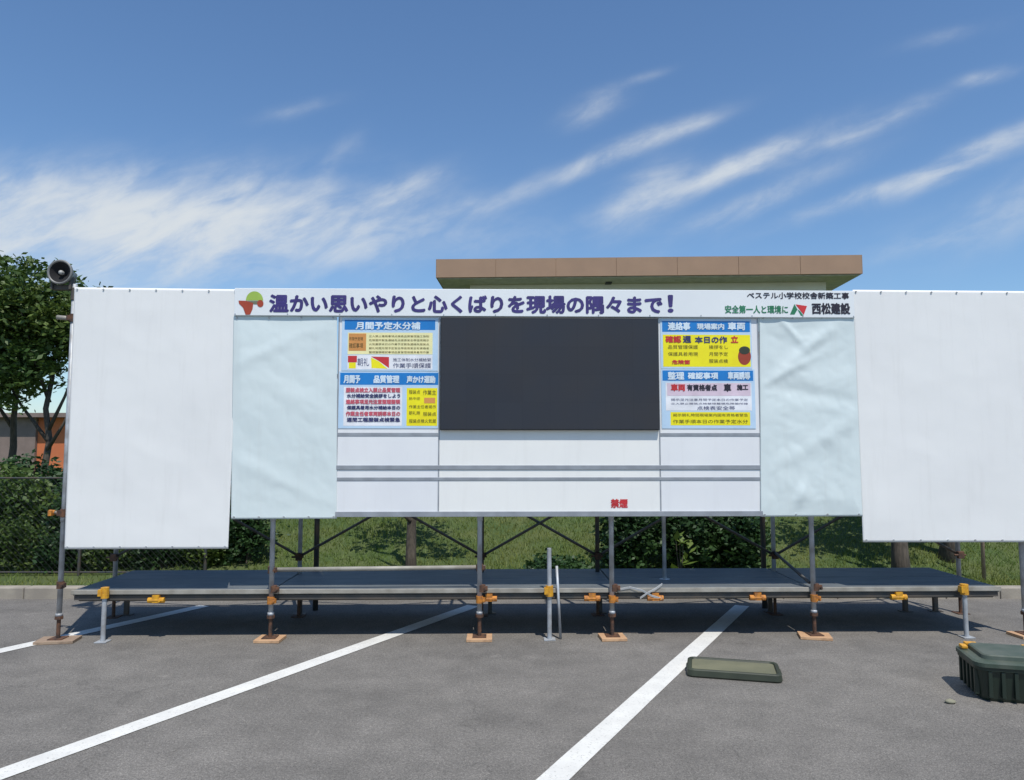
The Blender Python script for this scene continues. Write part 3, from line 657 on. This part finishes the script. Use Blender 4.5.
marks(p, 'red_lettering', m_red, [(665.5, 681, 336, 342.5, 2), (731, 738, 336, 342.5, 1), (672, 690, 360, 364, 3)], seed=14, heavy=.26, skip=0)
marks(p, 'blue_lettering', m_inkd, [(683, 691, 336, 342.5, 1), (695, 727, 336.5, 343, 4)], seed=15, heavy=.22, skip=0)
marks(p, 'brown_lettering', m_inkk, [(668, 698, 345, 349, 6), (668, 698, 352, 356, 6), (709, 728, 345, 349, 4), (709, 728, 352, 356, 4), (709, 728, 359, 363, 4)], seed=16)
bm = B(); disc(bm, 744.5, 356.5, 6.5, 8.5, V2); obj('round_picture', bm, m_redd, p)
bm = B(); disc(bm, 744.5, 350.3, 5.5, 4, V3); obj('round_picture_top', bm, m_olived, p)
p = poster('poster right of the screen, lower one, white panel with a yellow strip at its foot', 661.6, 755.5, 369.0, 428.5, m_pblue)
area(p, 'heading_band', m_hblue, 663, 754, 370.3, 380.6)
marks(p, 'heading_lettering', m_inkw, [(668, 684, 372, 379.3, 2), (688, 718, 372.5, 379, 4), (728, 750, 372, 379.3, 4)], seed=18, heavy=.22, skip=0)
area(p, 'white_panel', m_pwhite, 666, 752, 382.5, 410.5)
area(p, 'pink_panel', mat('pale_pink_paper', s2l((226, 205, 218)), .5), 667.5, 751, 383, 395.6, V2)
marks(p, 'red_lettering', m_red, [(671, 685, 384.2, 391, 2)], seed=19, heavy=.28, skip=0)
marks(p, 'black_lettering', m_black, [(687, 717, 384.6, 390.6, 5), (724, 731, 384, 391.5, 1), (737, 748, 384.6, 390, 2)], seed=20, heavy=.2, skip=0)
marks(p, 'fine_print', m_inkd, [(671, 748, 398.4, 401, 17), (671, 748, 402.6, 404.6, 17), (697, 735, 406, 410, 6)], seed=22, heavy=.1, skip=.2)
area(p, 'yellow_strip', m_pyel, 670.5, 750, 412, 425.3)
marks(p, 'yellow_strip_lettering', m_inkk, [(673, 748, 413.5, 416.6, 17), (673, 748, 419.5, 423.4, 13)], seed=23, heavy=.12, skip=.1)

# ------------------------------------------------------------------ scaffold
VF, VR = .045, .965       # front and rear rows
POSTS = [58.3, 270.3, 479.5, 612.3, 814.6, 1026]
def pu(px): return wp(px, 632, VF)[0]
us = [pu(p) for p in POSTS]
TOP = wp(540, 292)[1]
sf = thing('scaffold', 'grey pipe scaffold on screw jacks carrying the display wall', 'scaffold', ((us[0] + us[-1]) / 2, .5, 0))
for i, u in enumerate(us):
    top = TOP + (.06 if i == 0 else -.06)
    bm = B(); tube(bm, [(u, VF, .22), (u, VF, top)], .0215, 14); tube(bm, [(u, VF, 1.02), (u, VF, 1.10)], .0255, 14); tube(bm, [(u, VF, .215), (u, VF, .24)], .028, 12)
    obj('upright', bm, m_galv, sf, smooth=True)
    bm = B(); tube(bm, [(u, VF, .03), (u, VF, .24)], .0165, 10); tube(bm, [(u, VF, .19), (u, VF, .215)], .034, 8)
    box(bm, u - .06, u + .06, VF - .06, VF + .06, .026, .033); obj('screw_jack', bm, m_rust, sf)
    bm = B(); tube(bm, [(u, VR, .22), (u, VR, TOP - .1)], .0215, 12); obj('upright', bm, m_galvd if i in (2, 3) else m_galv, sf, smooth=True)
    bm = B(); tube(bm, [(u, VR, .005), (u, VR, .24)], .0165, 10); tube(bm, [(u, VR, .17), (u, VR, .195)], .034, 8); box(bm, u - .06, u + .06, VR - .06, VR + .06, .002, .008)
    obj('screw_jack', bm, m_rust, sf)
    for zt_ in (1.22, 2.1, TOP - .15):      # transoms front to rear
        bm = B(); tube(bm, [(u, VF + .02, zt_), (u, VR - .02, zt_)], .017, 10); obj('transom', bm, m_galv, sf, smooth=True)
for i in range(5):
    a, b = us[i], us[i + 1]
    zl = wp(390, 556, VR)[1]; zh = zl + (b - a) * .56
    for (x0, x1, off) in ((a, b, .028), (b, a, .05)):
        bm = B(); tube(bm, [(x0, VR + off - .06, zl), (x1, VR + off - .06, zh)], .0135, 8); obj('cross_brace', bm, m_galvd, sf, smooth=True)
    for zl_ in (1.35, 2.3, TOP - .12):
        bm = B(); tube(bm, [(a + .01, VF + .047, zl_), (b - .01, VF + .047, zl_)], .0215, 10); obj('ledger', bm, m_galv, sf, smooth=True)
    for px_ in (a, b):
        bm = B(); box(bm, px_ - .03, px_ + .03, VR - .06, VR - .022, zl - .035, zl + .035); tube(bm, [(px_ - .07, VR - .05, zl), (px_ + .05, VR - .05, zl)], .011, 6); obj('coupler', bm, m_rust, sf, bevel=.004)
# guard pipe low across the second bay, front
zg = wp(380, 570.5, VF - .04)[1]
bm = B(); tube(bm, [(us[1] - .03, VF + .045, zg - .004), (us[2] + .05, VF + .045, zg + .012)], .019, 10); obj('ledger', bm, m_beam, sf, smooth=True)
for (u, v_, z_, m_) in [(us[1] - .01, VF + .02, zg, m_rust), (us[2] + .0, VF + .02, zg + .012, m_rust)] + [(us[i], VF - .01, wp(540, 599, VF)[1], m_orange) for i in (1, 2, 3, 4)] + [(us[i] + .02, VF, wp(540, 588, VF)[1], m_rust) for i in (1, 2, 3, 4)] + [(us[0] - .0, VF, .48, m_rust)]:
    bm = B(); tube(bm, [(u, v_, z_ - .03), (u, v_, z_ + .03)], .031, 12); box(bm, u + .012, u + .05, v_ - .03, v_ + .0, z_ - .02, z_ + .02); tube(bm, [(u + .035, v_ - .055, z_), (u + .035, v_ - .02, z_)], .009, 6)
    obj('coupler', bm, m_, sf, smooth=False)
# jack-to-deck diagonal in the fifth bay, running back over the deck
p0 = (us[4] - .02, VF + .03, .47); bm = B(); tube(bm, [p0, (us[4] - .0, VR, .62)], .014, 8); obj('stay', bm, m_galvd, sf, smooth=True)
# two dark raking props and one extra pale upright on the deck
for (px, dx) in ((322.5, -.03), (756.5, .035)):
    u, _ = wp(px, 545, 1.25); bm = B(); tube(bm, [(u - dx * -2, 1.25, -.0 + .0), (u + dx * 2, 1.25, 2.9)], .028, 8); obj('raking_prop', bm, m_galvd, sf, smooth=True)
u, _ = wp(664.5, 570, .55); bm = B(); tube(bm, [(u, .55, .425), (u, .55, 2.6)], .019, 12); tube(bm, [(u, .55, .42), (u, .55, .426)], .05, 12); obj('upright', bm, m_galv, sf, smooth=True)
# stub pipe with clamp on the leftmost pole
zs = wp(58, 513, VF)[1]
bm = B(); tube(bm, [(us[0] - .14, VF + .04, zs + .004), (us[0] + .1, VF + .04, zs - .01)], .014, 8); obj('stub_pipe', bm, m_beam, sf, smooth=True)
bm = B(); tube(bm, [(us[0] - .15, VF + .04, zs + .005), (us[0] - .10, VF + .04, zs)], .022, 10); box(bm, us[0] - .14, us[0] - .11, VF + .0, VF + .04, zs - .025, zs + .02); obj('coupler', bm, m_orange, sf)
for z_, m_ in ((zs, m_rust), (wp(60, 318, VF)[1], m_rust)):
    bm = B(); tube(bm, [(us[0], VF, z_ - .035), (us[0], VF, z_ + .035)], .031, 12); box(bm, us[0] - .05, us[0] - .015, VF - .025, VF + .025, z_ - .022, z_ + .022); obj('coupler', bm, m_, sf)
zc = wp(60, 318, VF)[1]
bm = B(); tube(bm, [(us[0] - .16, VF + .03, zc + .012), (us[0] - .03, VF + .03, zc)], .02, 8); obj('stub_pipe', bm, m_beam, sf, smooth=True)

# timber pads under the front jacks
PL = ['worn brown timber pad under the leftmost scaffold pole', 'timber pad under the scaffold pole below the left aqua tarpaulin', 'timber pad under the scaffold pole by the white bay line, left of centre',
      'timber pad under the scaffold pole right of the short deck post', 'timber pad under the scaffold pole below the right aqua tarpaulin', 'timber pad under the rightmost scaffold pole, behind the green container']
pad0 = None
for i, u in enumerate(us):
    if pad0 is None:
        bm = B(); box(bm, u - .12, u + .12, VF - .1, VF + .1, .001, .026); pad = pad0 = obj('timber_pad', bm, m_wood, bevel=.003)
    else:
        pad = pad0.copy(); C.objects.link(pad)
    pad.matrix_world = WALL.M @ Matrix.Translation((u, VF, .001)) @ Matrix.Rotation(R([8, -3, 0, 3, -14, 4][i]), 4, 'Z') @ Matrix.Diagonal((1.3 if i == 0 else (1.1 if i == 4 else .92), 1, 1, 1))
    props(pad, PL[i], 'timber pad', 'timber pads under the scaffold poles')
pad1 = pad0; 
me = pad0.data.copy(); me.materials[0] = m_wood2; pad0.data = me

# ------------------------------------------------------------------ stage deck
VD0, VD1 = .085, 1.16
DZ = wp(540, 588.5, VD0)[1]
dl = wp(72, 590, VD0)[0]; dr = wp(1000, 588, VD0)[0]
dk = thing('stage_deck', 'long low dark steel deck running behind and below the wall', 'platform', ((dl + dr) / 2, (VD0 + VD1) / 2, 0))
joints = [dl, us[1] - .0, us[2], us[3] + .05, us[4] - .0, dr]
for i in range(5):
    a, b = joints[i] + .006, joints[i + 1] - .006
    for j in range(2):
        v0 = VD0 + (VD1 - VD0) * j / 2 + .004; v1 = VD0 + (VD1 - VD0) * (j + 1) / 2 - .004
        dz = random.uniform(-.002, .002)
        bm = B(); box(bm, a, b, v0, v1, DZ - .045 + dz, DZ + dz); obj('deck_plank', bm, m_deck, dk, bevel=.004)
bm = B(); box(bm, dl, dr, VD0 - .018, VD0 - .002, DZ - .034, DZ + .004); obj('edge_beam', bm, m_beam, dk, bevel=.003)
for v_ in (VD0 + .04, VD1 - .06):
    bm = B(); tube(bm, [(dl + .05, v_, DZ - .075), (dr - .05, v_, DZ - .075)], .026, 10); obj('bearer', bm, m_beamd, dk, smooth=True)
bm = B(); box(bm, dl + .02, dr - .02, VD0 + .001, VD0 + .02, DZ - .085, DZ - .047); obj('toe_beam', bm, m_beamd, dk)
for px in (157, 489, 592, 655, 757, 898):
    u, _ = wp(px, 597, VD0); z_ = DZ - .085
    bm = B(); tube(bm, [(u - .07, VD0 - .01, z_), (u + .07, VD0 - .01, z_)], .024, 10); box(bm, u - .03, u + .03, VD0 - .03, VD0 + .03, z_ - .02, z_ + .045); tube(bm, [(u + .04, VD0 - .05, z_), (u + .04, VD0 - .01, z_)], .01, 6)
    obj('beam_clamp', bm, m_yellow if px in (157, 898) else m_orange, dk)
for (px, up) in ((103.5, DZ - .02), (549.5, wp(550, 548, .03)[1]), (966, DZ + .02)):
    v_ = .025; u, _ = wp(px, 625, v_)
    bm = B(); tube(bm, [(u, v_, .01), (u, v_, up)], .0195, 12); box(bm, u - .05, u + .05, v_ - .05, v_ + .05, .002, .009); obj('leg', bm, m_galv, dk, smooth=False)
    bm = B(); tube(bm, [(u, v_, DZ - .055), (u, v_, DZ + .035)], .034, 12); box(bm, u - .045, u - .012, v_ - .035, v_ + .02, DZ - .035, DZ + .02); obj('leg_clamp', bm, m_yellow, dk)
u, _ = wp(557, 625, .05); bm = B(); tube(bm, [(u + .03, .04, .005), (u - .0, .055, wp(557, 566, .05)[1])], .012, 10); obj('leg', bm, m_galv, dk, smooth=True)
for px in (127, 300, 490, 600, 770, 905, 935):
    u, _ = wp(px, 600, VD1 - .1); bm = B(); box(bm, u - .02, u + .02, VD1 - .12, VD1 - .08, .002, DZ - .047); box(bm, u - .06, u + .06, VD1 - .14, VD1 - .06, .001, .008); obj('leg', bm, m_galvd, dk)
# white cloth strip knotted over the deck edge
rg = random.Random(2); cs = thing('cloth_strip', 'loose white cloth strip knotted over the front edge of the deck', 'cloth strip', (wp(650, 590, .05)[0], .05, DZ))
def ribbon(bm, pts, wdt):
    pr = None
    for i, (px, py, v_) in enumerate(pts):
        u, z = wp(px, py, v_); q = [bm.verts.new((u, v_, z - wdt)), bm.verts.new((u, v_ - .006, z + wdt))]
        if pr: bm.faces.new((pr[0], q[0], q[1], pr[1]))
        pr = q
for pts in ([(617, 590, .062), (630, 587.5, .06), (642, 590.5, .052), (652, 596, .05), (662, 599, .055)], [(662, 584, .06), (655, 589, .056), (648, 592.5, .046), (640, 598, .05)]):
    bm = B(); ribbon(bm, pts, .009); o = obj('strip', bm, m_strap, cs); md = o.modifiers.new('s', 'SOLIDIFY'); md.thickness = .003

# ------------------------------------------------------------------ round loudspeaker on the leftmost pole
lu, lz = wp(61, 272.5, .0)
ls = thing('round_loudspeaker', 'round grey loudspeaker with a dark face on top of the leftmost pole', 'loudspeaker', (lu, .03, lz - .13))
def ring(bm, prof, c, seg=40):
    rr = []
    for (r, v_) in prof: rr.append([bm.verts.new((c[0] + r * math.cos(t), c[1] + v_, c[2] + r * math.sin(t))) for t in [k * 2 * math.pi / seg for k in range(seg)]])
    for i in range(len(rr) - 1):
        for k in range(seg): bm.faces.new((rr[i][k], rr[i][(k + 1) % seg], rr[i + 1][(k + 1) % seg], rr[i + 1][k]))
    return bm
c = (lu, -.02, lz)
bm = B(); ring(bm, [(.088, .012), (.094, -.004), (.104, -.008), (.112, .0), (.108, .02), (.07, .10), (.045, .16), (.0405, .2), (.001, .2)], c); bmesh.ops.recalc_face_normals(bm, faces=bm.faces); obj('horn', bm, mat('grey_enamel', (.22, .22, .21), .5, .2), ls, smooth=True)
bm = B(); ring(bm, [(.102, -.0065), (.09, .004), (.07, .02), (.04, .05), (.012, .06), (.001, .06)], c); bmesh.ops.recalc_face_normals(bm, faces=bm.faces); obj('face', bm, mat('matt_black', (.012, .012, .014), .95), ls, smooth=True)
bm = B(); ball(bm, (lu, .0, lz), .021, 2); tube(bm, [(lu, .0, lz), (lu, .04, lz)], .02); obj('centre_cap', bm, mat('pale_enamel', (.4, .4, .38), .4), ls, smooth=True)
bm = B(); box(bm, lu - .075, lu + .075, .02, .07, lz - .15, lz - .105); box(bm, lu - .09, lu - .07, -.0, .07, lz - .15, lz - .03); box(bm, lu + .07, lu + .09, -.0, .07, lz - .15, lz - .03); tube(bm, [(us[0], .045, lz - .24), (us[0], .045, lz - .13)], .03, 12)
obj('bracket', bm, m_beamd, ls, bevel=.004)

# ------------------------------------------------------------------ things on the tarmac
def rrect(hx, hy, r, n=6):
    out = []
    for (cx, cy, a0) in ((hx - r, hy - r, 0), (-hx + r, hy - r, 90), (-hx + r, -hy + r, 180), (hx - r, -hy + r, 270)):
        for k in range(n + 1): a = R(a0 + 90 * k / n); out.append((cx + r * math.cos(a), cy + r * math.sin(a)))
    return out
def loft(bm, rings, capb=True, capt=True):
    rv = [[bm.verts.new((x, y, z)) for (x, y) in pts] for (pts, z) in rings]
    for i in range(len(rv) - 1):
        m_ = len(rv[i])
        for k in range(m_): bm.faces.new((rv[i][k], rv[i][(k + 1) % m_], rv[i + 1][(k + 1) % m_], rv[i + 1][k]))
    if capb: bm.faces.new(rv[0][::-1])
    if capt: bm.faces.new(rv[-1])
    return bm
fl = Vector(gp(687, 677)); fr_ = Vector(gp(783, 684)); ln = (fr_ - fl).length; an = math.atan2(fr_.y - fl.y, fr_.x - fl.x); dep = .36
cx = (fl + fr_) / 2 + Vector((-math.sin(an), math.cos(an))) * dep / 2
FC = Fr((cx.x, cx.y, 0), an)
cs_ = thing('flat_case_lid', 'flat olive green case lid lying on the tarmac by the white line', 'lid', (0, 0, 0), fr=FC)
hx, hy = ln / 2, dep / 2
bm = B(); loft(bm, [(rrect(hx, hy, .05), .004), (rrect(hx + .004, hy + .004, .054), .012), (rrect(hx - .002, hy - .002, .05), .05), (rrect(hx - .01, hy - .01, .045), .056), (rrect(hx - .028, hy - .028, .035), .056), (rrect(hx - .034, hy - .034, .03), .046)], capt=False); obj('rim', bm, m_olived, cs_)
bm = B(); loft(bm, [(rrect(hx - .035, hy - .035, .03), .030), (rrect(hx - .035, hy - .035, .03), .046)]); 
obj('panel', bm, m_olive, cs_)
for s in (-1, 1):
    bm = B(); box(bm, s * (hx - .005) - .012, s * (hx - .005) + .012, -.05, .05, .018, .04); obj('latch', bm, m_olived, cs_, bevel=.004)
# container
fl = Vector(gp(979, 702)); an = R(-15); hx, hy = .30, .225
ctr = fl + Vector((math.cos(an), math.sin(an))) * hx + Vector((-math.sin(an), math.cos(an))) * hy
KF = Fr((ctr.x, ctr.y, 0), an)
ct = thing('storage_container', 'dark green lidded plastic container at the lower right corner', 'container', (0, 0, 0), fr=KF)
bm = B(); loft(bm, [(rrect(hx - .035, hy - .035, .06), .002), (rrect(hx - .028, hy - .028, .065), .02), (rrect(hx - .01, hy - .01, .07), .2), (rrect(hx + .004, hy + .004, .07), .202), (rrect(hx + .004, hy + .004, .07), .222)]); obj('body', bm, m_greenp, ct)
bm = B()
for k in range(-3, 4): box(bm, k * .075 - .012, k * .075 + .012, -hy + .0, -hy + .03, .03, .198, None)
for k in range(-2, 3): box(bm, -hx + .0, -hx + .03, k * .075 - .012, k * .075 + .012, .03, .198); box(bm, hx - .03, hx, k * .075 - .012, k * .075 + .012, .03, .198)
obj('ribs', bm, m_greenp, ct, bevel=.004)
bm = B(); loft(bm, [(rrect(hx + .012, hy + .012, .075), .225), (rrect(hx + .012, hy + .012, .075), .25), (rrect(hx - .004, hy - .004, .07), .258), (rrect(hx - .05, hy - .05, .05), .262), (rrect(hx - .055, hy - .055, .05), .285), (rrect(hx - .065, hy - .065, .04), .292)]); obj('lid', bm, m_greenl, ct)
for (x, y, sx, sy) in ((-hx + .02, hy * .5, .02, .035), (-hx + .09, hy - .02, .04, .02), (hx * .5, hy - .02, .04, .02)):
    bm = B(); box(bm, x - sx, x + sx, y - sy, y + sy, .262, .285); obj('latch', bm, m_yellow, ct, bevel=.006)
# pebble / leaf litter beside the container
x, y = gp(950, 703); bm = B(); ball(bm, (x, y, .012), .03, 2, (1.2, .8, .5))
for v_ in bm.verts: v_.co += Vector((noise.noise(v_.co * 30), noise.noise(v_.co * 31), noise.noise(v_.co * 29))) * .008
props(obj('stone', bm, mat('pale_stone', (.25, .24, .17), .9, bump=.3), fr=WORLD, smooth=True), 'small pale stone on the tarmac beside the green container', 'stone')
